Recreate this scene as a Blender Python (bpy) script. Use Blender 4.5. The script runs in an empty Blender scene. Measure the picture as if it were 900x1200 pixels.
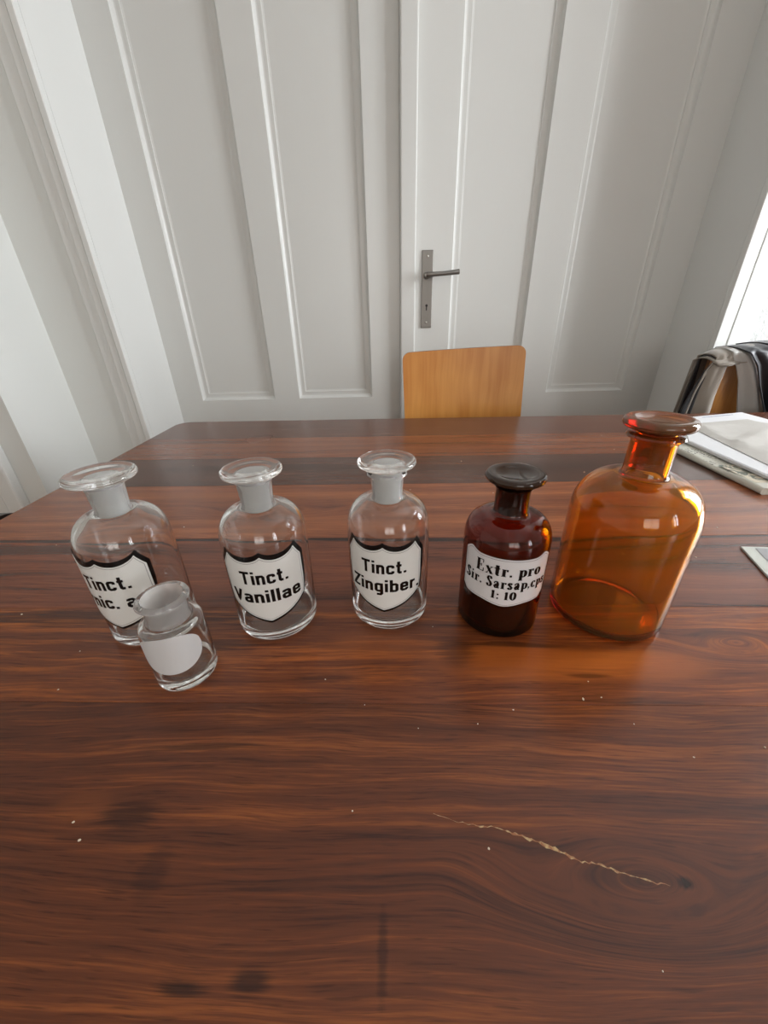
import bpy, bmesh, math, random
from mathutils import Vector, Matrix, noise
PI = math.pi
T = 0.75            # height of the table top above the floor
S = bpy.context.scene
COL = S.collection
random.seed(4)

# ------------------------------------------------------------------ camera
cd = bpy.data.cameras.new('camera'); cam = bpy.data.objects.new('camera', cd); COL.objects.link(cam)
cam.matrix_world = Matrix((
    (0.99966364, 0.02593467, 0.0, 0.0),
    (-0.01217472, 0.46928014, -0.88296542, 0.0),
    (-0.02289942, 0.88266842, 0.46943804, T + 0.26),
    (0, 0, 0, 1)))
cd.sensor_fit = 'VERTICAL'; cd.sensor_height = 36.0; cd.lens = 451.0 / 1200 * 36
cd.clip_start = 0.01
S.camera = cam
# ------------------------------------------------------------------ sky, daylight, added fill, exposure
W = bpy.data.worlds.new('sky'); S.world = W; W.use_nodes = True
bg = W.node_tree.nodes['Background']; bg.inputs[0].default_value = (0.78, 0.87, 1.0, 1); bg.inputs[1].default_value = 1.0

def window_light(name, loc, rot, sx, sy, power, col):
    l = bpy.data.lights.new(name, 'AREA'); l.shape = 'RECTANGLE'; l.size = sx; l.size_y = sy
    l.energy = power; l.color = col
    o = bpy.data.objects.new(name, l); COL.objects.link(o); o.location = loc; o.rotation_euler = rot
    return o
# daylight entering through the two windows of the right wall; the last is warm fill added behind the camera
window_light('daylight_front', (2.02, 0.70, 1.42), (0, PI / 2, 0), 1.20, 0.56, 36, (0.94, 0.97, 1.0))
window_light('daylight_middle', (2.02, -1.75, 1.50), (0, PI / 2, 0), 1.00, 0.60, 14, (0.94, 0.97, 1.0))
window_light('warm_fill_back', (0.2, -3.30, 1.60), (PI / 2, 0, 0), 1.6, 1.35, 15, (1.0, 0.88, 0.74))
S.view_settings.view_transform = 'Standard'; S.view_settings.look = 'None'
S.view_settings.exposure = 0.68; S.view_settings.gamma = 1.0; S.view_settings.use_curve_mapping = False
S.cycles.max_bounces = 18; S.cycles.transmission_bounces = 16; S.cycles.transparent_max_bounces = 12
S.cycles.diffuse_bounces = 5; S.cycles.glossy_bounces = 8
S.cycles.caustics_reflective = True; S.cycles.caustics_refractive = True
S.cycles.sample_clamp_indirect = 6.0; S.cycles.blur_glossy = 0.3

# ------------------------------------------------------------------ materials
def srgb(r, g, b, k=1.0):
    f = lambda c: (c / 12.92 if c <= 0.04045 else ((c + 0.055) / 1.055) ** 2.4)
    return (f(r / 255) * k, f(g / 255) * k, f(b / 255) * k, 1)

class NT:
    """tiny helper to write node graphs"""
    def __init__(s, name):
        s.m = bpy.data.materials.new(name); s.m.use_nodes = True; s.t = s.m.node_tree
        s.b = s.t.nodes['Principled BSDF']
    def n(s, typ, **kw):
        x = s.t.nodes.new(typ)
        for k, v in kw.items(): setattr(x, k, v)
        return x
    def put(s, sock, v):
        if isinstance(v, bpy.types.NodeSocket): s.t.links.new(v, sock)
        elif v is not None: sock.default_value = v
    def math(s, op, a, b=None, c=None, clamp=False):
        x = s.n('ShaderNodeMath', operation=op, use_clamp=clamp)
        s.put(x.inputs[0], a); s.put(x.inputs[1], b); s.put(x.inputs[2], c)
        return x.outputs[0]
    def mix(s, f, a, b, typ='MIX'):
        x = s.n('ShaderNodeMix', data_type='RGBA', blend_type=typ)
        s.put(x.inputs[0], f); s.put(x.inputs[6], a); s.put(x.inputs[7], b)
        return x.outputs[2]
    def ramp(s, f, a, b, smooth=True):
        x = s.n('ShaderNodeMapRange', interpolation_type='SMOOTHSTEP' if smooth else 'LINEAR')
        s.put(x.inputs[0], f); x.inputs[1].default_value = a; x.inputs[2].default_value = b
        return x.outputs[0]
    def xyz(s, src='Object'):
        c = s.n('ShaderNodeTexCoord').outputs[src]; x = s.n('ShaderNodeSeparateXYZ'); s.put(x.inputs[0], c)
        return x.outputs[0], x.outputs[1], x.outputs[2]
    def vec(s, a, b, c=0.0):
        x = s.n('ShaderNodeCombineXYZ'); s.put(x.inputs[0], a); s.put(x.inputs[1], b); s.put(x.inputs[2], c)
        return x.outputs[0]
    def noise(s, v, scale=5, detail=3, rough=0.5, dist=0.0):
        x = s.n('ShaderNodeTexNoise'); s.put(x.inputs['Vector'], v); s.put(x.inputs['Scale'], scale)
        x.inputs['Detail'].default_value = detail; x.inputs['Roughness'].default_value = rough
        x.inputs['Distortion'].default_value = dist
        return x.outputs[0]
    def bump(s, h, strength=0.2, dist=0.001):
        x = s.n('ShaderNodeBump'); s.put(x.inputs['Height'], h)
        x.inputs['Strength'].default_value = strength; x.inputs['Distance'].default_value = dist
        s.t.links.new(x.outputs[0], s.b.inputs['Normal'])
    def set(s, **kw):
        for k, v in kw.items(): s.put(s.b.inputs[k.replace('_', ' ')], v)
        return s.m

def plain(name, col, rough=0.5, metal=0.0, bump=None, **kw):
    t = NT(name); t.set(Base_Color=col, Roughness=rough, Metallic=metal)
    for k, v in kw.items(): t.put(t.b.inputs[k.replace('_', ' ')], v)
    if bump:
        c = t.n('ShaderNodeTexCoord').outputs['Object']
        t.bump(t.noise(c, bump[0], 3), bump[1], bump[2])
    return t.m

def paint(name, col, rough, grain=0.12):
    t = NT(name); x, y, z = t.xyz('Object')
    brush = t.noise(t.vec(t.math('MULTIPLY', x, 260.0), t.math('MULTIPLY', y, 260.0), t.math('MULTIPLY', z, 9.0)), 1.0, 3)
    big = t.noise(t.vec(x, y, z), 3.0, 2)
    c = t.mix(t.math('MULTIPLY', big, 0.10), col, (col[0] * .82, col[1] * .83, col[2] * .80, 1))
    t.set(Base_Color=c, Roughness=rough); t.bump(brush, grain, 0.0006)
    return t.m

def plaster(name, col, scale, strength, dist):
    t = NT(name); c = t.n('ShaderNodeTexCoord').outputs['Object']
    h = t.noise(c, scale, 4, 0.6, 0.4)
    t.set(Base_Color=col, Roughness=0.85); t.bump(h, strength, dist)
    return t.m

def wood(name, dark, mid, light, seed, stripe=55.0, amt=0.5, blots=(), lights=(), knots=(), bands=(), rough=0.24):
    """rosewood: grain runs along x. blots/lights: (x, y, rx, ry, strength); knots: (x, y, rx, ry); bands: (y, halfwidth, strength)"""
    t = NT(name); x, y, z = t.xyz('Object')
    low = t.math('SUBTRACT', t.noise(t.vec(t.math('MULTIPLY', x, 3.2), t.math('MULTIPLY', y, 9.0), seed), 1.0, 3, 0.55), 0.5)
    yy = t.math('ADD', y, t.math('MULTIPLY', low, 0.030))
    for (kx, ky, rx, ry) in knots:      # grain bends around a knot
        dx = t.math('DIVIDE', t.math('SUBTRACT', x, kx), rx); dy = t.math('DIVIDE', t.math('SUBTRACT', y, ky), ry)
        r = t.math('SQRT', t.math('ADD', t.math('MULTIPLY', dx, dx), t.math('MULTIPLY', dy, dy)))
        f = t.ramp(r, 1.25, 0.25)
        ring = t.math('ADD', ky, t.math('MULTIPLY', t.math('ADD', r, t.math('MULTIPLY', low, 1.2)), ry))
        mx = t.n('ShaderNodeMix', data_type='FLOAT'); t.put(mx.inputs[0], f); t.put(mx.inputs[2], yy); t.put(mx.inputs[3], ring)
        yy = mx.outputs[0]
    s1 = t.noise(t.vec(t.math('MULTIPLY', x, 2.3), t.math('MULTIPLY', yy, stripe), seed + 1.7), 1.0, 4, 0.62)
    s2 = t.noise(t.vec(t.math('MULTIPLY', x, 16.0), t.math('MULTIPLY', yy, stripe * 7.0), seed + 4.1), 1.0, 4, 0.65)
    s3 = t.noise(t.vec(t.math('MULTIPLY', x, 2.2), t.math('MULTIPLY', y, 11.0), seed + 8.3), 1.0, 3, 0.6)
    pores = t.noise(t.vec(t.math('MULTIPLY', x, 45.0), t.math('MULTIPLY', yy, 900.0), seed), 1.0, 2)
    v = t.math('ADD', t.math('MULTIPLY', s1, 0.46), t.math('ADD', t.math('MULTIPLY', s2, 0.36), t.math('MULTIPLY', s3, 0.20)))
    c = t.mix(t.ramp(v, 0.34, 0.52), dark, mid)
    c = t.mix(t.math('MULTIPLY', t.ramp(v, 0.50, 0.68), amt * 2, clamp=True), c, light)
    c = t.mix(t.math('MULTIPLY', t.ramp(pores, 0.56, 0.72), 0.42), c, (dark[0] * .6, dark[1] * .6, dark[2] * .6, 1))
    black = (dark[0] * .40, dark[1] * .44, dark[2] * .52, 1)
    def spot(c, b, col):
        bx, by, rx, ry, st = b
        dx = t.math('DIVIDE', t.math('SUBTRACT', x, bx), rx); dy = t.math('DIVIDE', t.math('SUBTRACT', t.math('ADD', y, t.math('MULTIPLY', low, 0.03)), by), ry)
        r = t.math('SQRT', t.math('ADD', t.math('MULTIPLY', dx, dx), t.math('MULTIPLY', dy, dy)))
        r = t.math('ADD', r, t.math('MULTIPLY', t.math('SUBTRACT', s2, 0.5), 1.3))
        return t.mix(t.math('MULTIPLY', t.ramp(r, 1.15, 0.35), st), c, col)
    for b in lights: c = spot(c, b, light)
    for b in blots: c = spot(c, b, black)
    for (by, hw, st) in bands:
        d = t.math('ABSOLUTE', t.math('SUBTRACT', t.math('ADD', y, t.math('MULTIPLY', low, 0.02)), by))
        d = t.math('ADD', d, t.math('MULTIPLY', t.math('SUBTRACT', s1, 0.5), hw * 1.6))
        c = t.mix(t.math('MULTIPLY', t.ramp(d, hw * 1.3, hw * 0.3), st), c, black)
    smudge = t.noise(t.vec(x, y, 3.0), 5.0, 3)
    rg = t.math('ADD', rough, t.math('MULTIPLY', t.math('SUBTRACT', smudge, 0.5), 0.16))
    t.set(Base_Color=c, Roughness=rg); t.b.inputs['IOR'].default_value = 1.45
    t.bump(t.math('SUBTRACT', s2, t.math('MULTIPLY', pores, 0.8)), 0.10, 0.0006)
    return t.m

def beech(name, a, b, seed, axis='z'):
    t = NT(name); x, y, z = t.xyz('Object')
    u = t.math('MULTIPLY', x, 60.0); w = t.math('MULTIPLY', z, 3.0)
    low = t.noise(t.vec(t.math('MULTIPLY', x, 7.0), seed, t.math('MULTIPLY', z, 3.5)), 1.0, 2)
    s1 = t.noise(t.vec(t.math('ADD', u, t.math('MULTIPLY', low, 3.5)), seed, w), 1.0, 4, 0.6)
    s0 = t.ramp(low, 0.42, 0.60)
    c = t.mix(t.math('ADD', t.math('MULTIPLY', s0, 0.55), t.math('MULTIPLY', t.ramp(s1, .35, .68), 0.45)), a, b)
    t.set(Base_Color=c, Roughness=0.32)
    return t.m

def glass(name, col, rough=0.0, trans=1.0, absorb=None):
    t = NT(name); t.set(Base_Color=col, Roughness=rough)
    t.b.inputs['Transmission Weight'].default_value = trans; t.b.inputs['IOR'].default_value = 1.49
    if absorb:      # coloured through its thickness
        v = t.n('ShaderNodeVolumeAbsorption'); v.inputs[0].default_value = absorb[0]; v.inputs[1].default_value = absorb[1]
        t.t.links.new(v.outputs[0], t.t.nodes['Material Output'].inputs['Volume'])
    return t.m

M = {}
M['door'] = paint('white_door_paint', (0.61, 0.612, 0.59, 1), 0.33)
M['wallpaint'] = plaster('matt_white_wall', (0.68, 0.69, 0.665, 1), 90, 0.10, 0.001)
M['trim'] = paint('white_trim_paint', (0.70, 0.705, 0.685, 1), 0.36, 0.05)
M['paper_wall'] = plaster('woodchip_wall', (0.56, 0.57, 0.56, 1), 75, 1.0, 0.006)
M['ceiling'] = plaster('white_ceiling', (0.82, 0.82, 0.80, 1), 60, 0.1, 0.001)
M['floor'] = wood('oak_floor', srgb(120, 80, 50), srgb(160, 112, 70), srgb(185, 135, 90), 20.0, 25, 0.4)
M['steel'] = plain('aged_brass_steel', (0.21, 0.20, 0.185, 1), 0.42, 0.85, bump=(60, 0.15, 0.0005))
M['knobmetal'] = plain('worn_nickel', (0.45, 0.43, 0.40, 1), 0.3, 0.95)
M['black'] = plain('black_hole', (0.004, 0.004, 0.004, 1), 0.7)
M['chrome'] = plain('brushed_chrome', (0.6, 0.6, 0.6, 1), 0.25, 1.0)
M['beech'] = beech('beech_veneer', srgb(178, 112, 46), srgb(206, 145, 74), 2.0)
M['beech_edge'] = plain('plywood_edge', srgb(120, 78, 42), 0.5)
M['tabledark'] = wood('dark_table_frame', srgb(40, 22, 16), srgb(66, 36, 24), srgb(84, 48, 30), 31.0)
M['glass'] = glass('clear_glass', (0.985, 0.99, 0.985, 1))
M['frost'] = glass('ground_glass', (0.95, 0.955, 0.94, 1), 0.5, 0.45)
M['ground'] = glass('ground_inner_face', (0.97, 0.975, 0.965, 1), 0.55, 0.72)
M['amber'] = glass('amber_glass', (0.97, 0.73, 0.22, 1), 0.0, 0.965, ((0.953, 0.775, 0.10, 1), 480))
M['amber_dark'] = glass('amber_glass_stopper', (0.80, 0.45, 0.20, 1), 0.08, 0.86, ((0.90, 0.68, 0.12, 1), 460))
M['brown'] = glass('brown_glass', (0.70, 0.38, 0.16, 1), 0.0, 0.995, ((0.82, 0.46, 0.05, 1), 640))
M['brown_dark'] = glass('dark_brown_glass', (0.055, 0.026, 0.014, 1), 0.07, 0.45)
M['core_shade'] = plain('dark_shade_core', (0.010, 0.004, 0.002, 1), 0.12)
M['enamel'] = plain('cream_enamel', (0.80, 0.80, 0.77, 1), 0.30)
M['enamel_cool'] = plain('white_enamel', (0.78, 0.77, 0.78, 1), 0.32)
M['ink'] = plain('black_enamel', (0.006, 0.006, 0.006, 1), 0.22)
M['greyline'] = plain('grey_print_line', (0.10, 0.10, 0.10, 1), 0.4)
M['label_paper'] = plain('matt_label_paper', (0.62, 0.61, 0.61, 1), 0.75)
M['leather'] = plain('dark_brown_leather', (0.020, 0.011, 0.009, 1), 0.38, bump=(200, 0.2, 0.001))

# ------------------------------------------------------------------ mesh helpers
def link(name, bm, mat, parent=None, smooth=False, loc=None):
    me = bpy.data.meshes.new(name); bmesh.ops.recalc_face_normals(bm, faces=bm.faces)
    bm.to_mesh(me); bm.free()
    o = bpy.data.objects.new(name, me); COL.objects.link(o)
    if mat: me.materials.append(mat)
    if smooth:
        for p in me.polygons: p.use_smooth = True
    if parent: o.parent = parent
    if loc: o.location = loc
    return o
def link_raw(name, verts, faces, mat, parent=None, smooth=False):
    me = bpy.data.meshes.new(name); me.from_pydata(verts, [], faces); me.update()
    o = bpy.data.objects.new(name, me); COL.objects.link(o); me.materials.append(mat)
    if smooth:
        for p in me.polygons: p.use_smooth = True
    if parent: o.parent = parent
    return o
def auto_smooth(o, ang=0.6):
    me = o.data
    for p in me.polygons: p.use_smooth = True
    bm = bmesh.new(); bm.from_mesh(me)
    for e in bm.edges:
        if len(e.link_faces) == 2 and e.calc_face_angle(0) > ang: e.smooth = False
    bm.to_mesh(me); bm.free()
def tag(o, label=None, cat=None, group=None, kind=None):
    if label: o['label'] = label
    if cat: o['category'] = cat
    if group: o['group'] = group
    if kind: o['kind'] = kind
    return o
def empty(name, loc, rz=0.0):
    o = bpy.data.objects.new(name, None); COL.objects.link(o); o.location = loc; o.rotation_euler = (0, 0, rz)
    o.empty_display_size = 0.02
    return o
def box(bm, x0, x1, y0, y1, z0, z1, bev=0.0, seg=2):
    b = bmesh.new(); bmesh.ops.create_cube(b, size=1.0)
    for v in b.verts:
        v.co = Vector(((x0 + x1) / 2 + v.co.x * (x1 - x0), (y0 + y1) / 2 + v.co.y * (y1 - y0), (z0 + z1) / 2 + v.co.z * (z1 - z0)))
    if bev: bmesh.ops.bevel(b, geom=b.edges[:], offset=bev, segments=seg, affect='EDGES', profile=0.5)
    me = bpy.data.meshes.new('t'); b.to_mesh(me); b.free(); bm.from_mesh(me); bpy.data.meshes.remove(me)
def structure(name, boxes, mat, parent=None, bev=0.0, label=None):
    bm = bmesh.new()
    for b in boxes: box(bm, *b, bev=bev)
    o = link(name, bm, mat, parent)
    if not parent: o['kind'] = 'structure'
    return o
def prism(bm, outline, z0, z1, bev=0.0):
    """extrude an outline in xy"""
    b = bmesh.new()
    vs = [b.verts.new((x, y, z0)) for x, y in outline]; f = b.faces.new(vs)
    r = bmesh.ops.extrude_face_region(b, geom=[f]); 
    for v in r['geom']:
        if isinstance(v, bmesh.types.BMVert): v.co.z = z1
    bmesh.ops.recalc_face_normals(b, faces=b.faces)
    if bev: bmesh.ops.bevel(b, geom=b.edges[:], offset=bev, segments=1, affect='EDGES')
    me = bpy.data.meshes.new('t'); b.to_mesh(me); b.free(); bm.from_mesh(me); bpy.data.meshes.remove(me)
def tube(bm, pts, r, seg=12):
    pts = [Vector(p) for p in pts]; rings = []
    up = Vector((0, 0, 1))
    for i, p in enumerate(pts):
        d = (pts[min(i + 1, len(pts) - 1)] - pts[max(i - 1, 0)]).normalized()
        a = d.cross(up if abs(d.z) < .95 else Vector((1, 0, 0))).normalized(); b = d.cross(a)
        rr = r[i] if isinstance(r, (list, tuple)) else r
        rings.append([bm.verts.new(p + a * math.cos(2 * PI * k / seg) * rr + b * math.sin(2 * PI * k / seg) * rr) for k in range(seg)])
    for A, B in zip(rings, rings[1:]):
        for k in range(seg): bm.faces.new((A[k], A[(k + 1) % seg], B[(k + 1) % seg], B[k]))
    bm.faces.new(rings[0][::-1]); bm.faces.new(rings[-1])
def lathe(name, prof, mat, parent, seg=96, closed_ends=True, sharp=0.7):
    """prof: (r, z) from axis to axis (or a closed loop); returns the object"""
    verts, faces, idx = [], [], []
    for r, z in prof:
        if r < 1e-6: idx.append([len(verts)]); verts.append((0, 0, z))
        else:
            idx.append(list(range(len(verts), len(verts) + seg)))
            verts += [(r * math.cos(2 * PI * k / seg), r * math.sin(2 * PI * k / seg), z) for k in range(seg)]
    for A, B in zip(idx, idx[1:]):
        for k in range(seg):
            k2 = (k + 1) % seg
            if len(A) == 1 and len(B) == 1: continue
            if len(A) == 1: faces.append((A[0], B[k], B[k2]))
            elif len(B) == 1: faces.append((A[k], B[0], A[k2]))
            else: faces.append((A[k], B[k], B[k2], A[k2]))
    me = bpy.data.meshes.new(name); me.from_pydata(verts, [], faces); me.update()
    bm = bmesh.new(); bm.from_mesh(me); bmesh.ops.recalc_face_normals(bm, faces=bm.faces); bm.to_mesh(me); bm.free()
    o = bpy.data.objects.new(name, me); COL.objects.link(o); me.materials.append(mat); o.parent = parent
    auto_smooth(o, sharp)
    return o
def ground_neck(o, rmax, z0, z1, mat):
    """the inner face of the neck is ground"""
    o.data.materials.append(mat)
    for p in o.data.polygons:
        c = p.center
        if math.hypot(c.x, c.y) < rmax and z0 < c.z < z1: p.material_index = 1
def arc(cx, cz, r, a0, a1, n=8):
    return [(cx + r * math.cos(math.radians(a0 + (a1 - a0) * i / n)), cz + r * math.sin(math.radians(a0 + (a1 - a0) * i / n))) for i in range(n + 1)]

# ------------------------------------------------------------------ the room
YD, YF, YB = 1.50, 1.276, 1.039     # door leaf front, front wall face, front face of the wall projection
XR, XL, ZC, YK = 1.85, -2.2, 2.55, -3.2
fl = structure('floor', [(XL - .1, XR + .2, YK - .1, 1.7, -0.05, 0.0)], M['floor'])
structure('ceiling', [(XL - .1, XR + .2, YK - .1, 1.7, ZC, ZC + 0.05)], M['ceiling'])
# front wall: right of the doorway (with woodchip paper), left of it, lintel above
structure('wall_front', [(1.038, XR + .2, YF, 1.70, 0, ZC)], M['paper_wall'])
structure('wall_lintel', [(-0.99, -0.775, YF, 1.70, 0, ZC), (-0.775, 1.038, YF, 1.70, 2.16, ZC)], M['wallpaint'])
structure('wall_front_projection', [(XL - .1, -0.99, YB, 1.70, 0, ZC)], M['wallpaint']).name = 'wall_projection'
structure('wall_left', [(XL - .12, XL, YK, YB, 0, ZC)], M['wallpaint'])
def wall_with_holes(name, a0, a1, holes, z1, mk):
    boxes = []; cur = a0
    for (h0, h1, b, t) in holes:
        boxes.append(mk(cur, h0, 0, z1)); boxes.append(mk(h0, h1, 0, b)); boxes.append(mk(h0, h1, t, z1)); cur = h1
    boxes.append(mk(cur, a1, 0, z1))
    return structure(name, boxes, M['wallpaint'])
WR = [(-2.10, -1.40, 0.95, 2.05), (0.36, 1.06, 0.78, 2.08)]
wall_with_holes('wall_right', YK, YF, WR, ZC, lambda a, b, c, d: (XR, XR + .16, a, b, c, d))
WBk = [(-0.6, 1.0, 0.92, 2.27)]
wall_with_holes('wall_back', XL, XR + .16, WBk, ZC, lambda a, b, c, d: (a, b, YK - .16, YK, c, d))
def window(n, mk, a0, a1, z0, z1):
    am = (a0 + a1) / 2; e = .045
    o = structure('window_%d' % n, [mk(a0, a1, z0, z0 + e), mk(a0, a1, z1 - e, z1), mk(a0, a0 + e, z0, z1), mk(a1 - e, a1, z0, z1),
        mk(am - .035, am + .035, z0, z1), mk(a0, a1, z1 - .42, z1 - .37)], M['trim'])
    return o
for i, (a, b, c, d) in enumerate(WR): window(i + 1, lambda p, q, r, s: (XR + .07, XR + .12, p, q, r, s), a, b, c, d)
for a, b, c, d in WBk: window(3, lambda p, q, r, s: (p, q, YK - .12, YK - .07, r, s), a, b, c, d)
# door lining (reveal) of the deep opening: the two cheeks and the soffit
def cheek(name, x_front, x_back, out):
    bm = bmesh.new(); vs = []
    for z in (0, 2.14):
        vs.append([bm.verts.new(p + (z,)) for p in ((x_front, YF), (x_back, YD + 0.02), (x_back + out, YD + 0.02), (x_front + out, YF))])
    a, b = vs
    bm.faces.new(a[::-1]); bm.faces.new(b)
    for k in range(4): bm.faces.new((a[k], a[(k + 1) % 4], b[(k + 1) % 4], b[k]))
    return tag(link(name, bm, M['trim']), kind='structure')
cheek('trim_1', -0.771, -0.771, -0.020)
cheek('trim_2', 1.013, 1.034, 0.025)
structure('trim_3', [(-0.775, 1.034, YF + .002, YD, 2.12, 2.16)], M['trim'])
# architraves: stepped boards on the wall face round the opening
def architrave(name, spans, z1):
    bm = bmesh.new()
    for (x0, x1, th) in spans: box(bm, min(x0, x1), max(x0, x1), YF - th, YF + .001, 0, z1, bev=0.002, seg=1)
    return tag(link(name, bm, M['trim']), kind='structure')
architrave('trim_4', [(1.0132, 1.0495, .020), (1.0495, 1.0515, .006), (1.0515, 1.0855, .020), (1.0855, 1.0878, .005), (1.0878, 1.124, .014)], 2.20)
architrave('trim_5', [(-0.7712, -0.788, .020), (-0.7888, -0.812, .016), (-0.8128, -0.845, .010)], 2.20)
# stepped casing of the niche at the far left, on the wall projection
bm = bmesh.new()
for (x0, x1, th) in ((-1.100, -1.052, .030), (-1.165, -1.110, .014), (-1.215, -1.172, .034)):
    box(bm, x0, x1, YB - th, YB + .001, 0, 2.2, bev=.006, seg=2)
tag(link('trim_6', bm, M['trim']), kind='structure')
structure('baseboard_front', [(-0.99, -0.85, YF - .015, YF, 0, .10), (1.126, XR, YF - .015, YF, 0, .10)], M['trim'])
structure('baseboard_right', [(XR - .015, XR, YK, YF - .015, 0, .10)], M['trim'])
structure('wall_opening_back', [(-1.1, 1.3, 1.60, 1.68, 0, 2.2)], M['wallpaint']).name = 'wall_behind'

# ---------------- the double door
def frustum(bm, quads):
    """stack of rectangular rings (x0,x1,z0,z1,y) joined with faces, last one capped"""
    rings = [[bm.verts.new(p) for p in ((x0, y, z0), (x1, y, z0), (x1, y, z1), (x0, y, z1))] for (x0, x1, z0, z1, y) in quads]
    for A, B in zip(rings, rings[1:]):
        for k in range(4): bm.faces.new((A[k], A[(k + 1) % 4], B[(k + 1) % 4], B[k]))
    return rings
def leaf(n, x0, x1, panels, zs, y=YD):
    """frame with moulded, recessed panels; the panel boards are parts"""
    TH = 0.045
    xs = [x0] + [v for p in panels for v in p] + [x1]
    zr = [0.006] + [v for p in zs for v in p] + [2.115]
    bm = bmesh.new()
    def quad(a, b, c, d):
        bm.faces.new([bm.verts.new(p) for p in ((a, y, c), (b, y, c), (b, y, d), (a, y, d))])
    for i in range(len(xs) - 1):
        for j in range(len(zr) - 1):
            a, b, c, d = xs[i], xs[i + 1], zr[j], zr[j + 1]
            if i % 2 and j % 2:
                def R(k, dy): return (a + k, b - k, c + k, d - k, y + dy)
                # quirk, ogee slope, small bead, field
                frustum(bm, [R(0, 0), R(.0012, .0035), R(.004, .0095), R(.008, .0135), R(.012, .0142), R(.0225, .0138), R(.0232, .0160), R(.030, .0175)])
            else: quad(a, b, c, d)
    for z in (0.006, 2.115):
        bm.faces.new([bm.verts.new(p) for p in ((x0, y, z), (x1, y, z), (x1, y + TH, z), (x0, y + TH, z))])
    for x in (x0, x1):
        bm.faces.new([bm.verts.new(p) for p in ((x, y, .006), (x, y, 2.115), (x, y + TH, 2.115), (x, y + TH, .006))])
    bmesh.ops.remove_doubles(bm, verts=bm.verts, dist=1e-5)
    o = link('door_%d' % n, bm, M['door']); o['kind'] = 'structure'
    for (a, b) in panels:
        for (c, d) in zs:
            pb = bmesh.new(); box(pb, a + .024, b - .024, y + .0172, y + .030, c + .024, d - .024)
            link('panel', pb, M['door'], o)
    return o
ZS = [(0.14, 0.54), (0.711, 1.98)]
d1 = leaf(1, -0.7708, 0.0722, [(-0.677, -0.402), (-0.3095, -0.0325)], ZS)
d2 = leaf(2, 0.0728, 1.033, [(0.245, 0.511), (0.626, 0.918)], ZS)
bm = bmesh.new(); box(bm, 0.0740, 0.124, YD - .022, YD - .0004, .01, 2.11, bev=.005, seg=3)
link('cover_strip', bm, M['door'], d2)
# long plate with keyhole and lever
bm = bmesh.new(); box(bm, 0.1455, 0.1825, YD - .0045, YD - .0004, T + .193, T + .421, bev=.0015)
hp = link('handle_plate', bm, M['steel'], d2)
bm = bmesh.new()
for zc in (T + .210, T + .404, T + .20, T + .414)[:2]:
    bmesh.ops.create_uvsphere(bm, u_segments=12, v_segments=6, radius=.0035, matrix=Matrix.Translation((.164, YD - .0045, zc)) @ Matrix.Diagonal((1, .5, 1, 1)))
link('screw', bm, M['knobmetal'], hp)
bm = bmesh.new()
bmesh.ops.create_cone(bm, segments=16, radius1=.0042, radius2=.0042, depth=.001, cap_ends=True, matrix=Matrix.Translation((.164, YD - .0048, T + .262)) @ Matrix.Rotation(PI / 2, 4, 'X'))
box(bm, .1622, .1658, YD - .0053, YD - .0043, T + .247, T + .262)
link('keyhole', bm, M['black'], hp)
bm = bmesh.new()
tube(bm, [(.162, YD - .004, T + .350), (.162, YD - .012, T + .350), (.162, YD - .046, T + .350)], [.011, .0085, .008])
link('rose', bm, M['knobmetal'], hp)
bm = bmesh.new()
tube(bm, [(.157, YD - .048, T + .350), (.166, YD - .050, T + .350), (.18, YD - .050, T + .3505), (.215, YD - .049, T + .352), (.245, YD - .047, T + .3545), (.262, YD - .045, T + .356)], [.0075, .0085, .0068, .0066, .0072, .0078])
auto_smooth(link('door_handle', bm, M['steel'], hp), .8)

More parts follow.
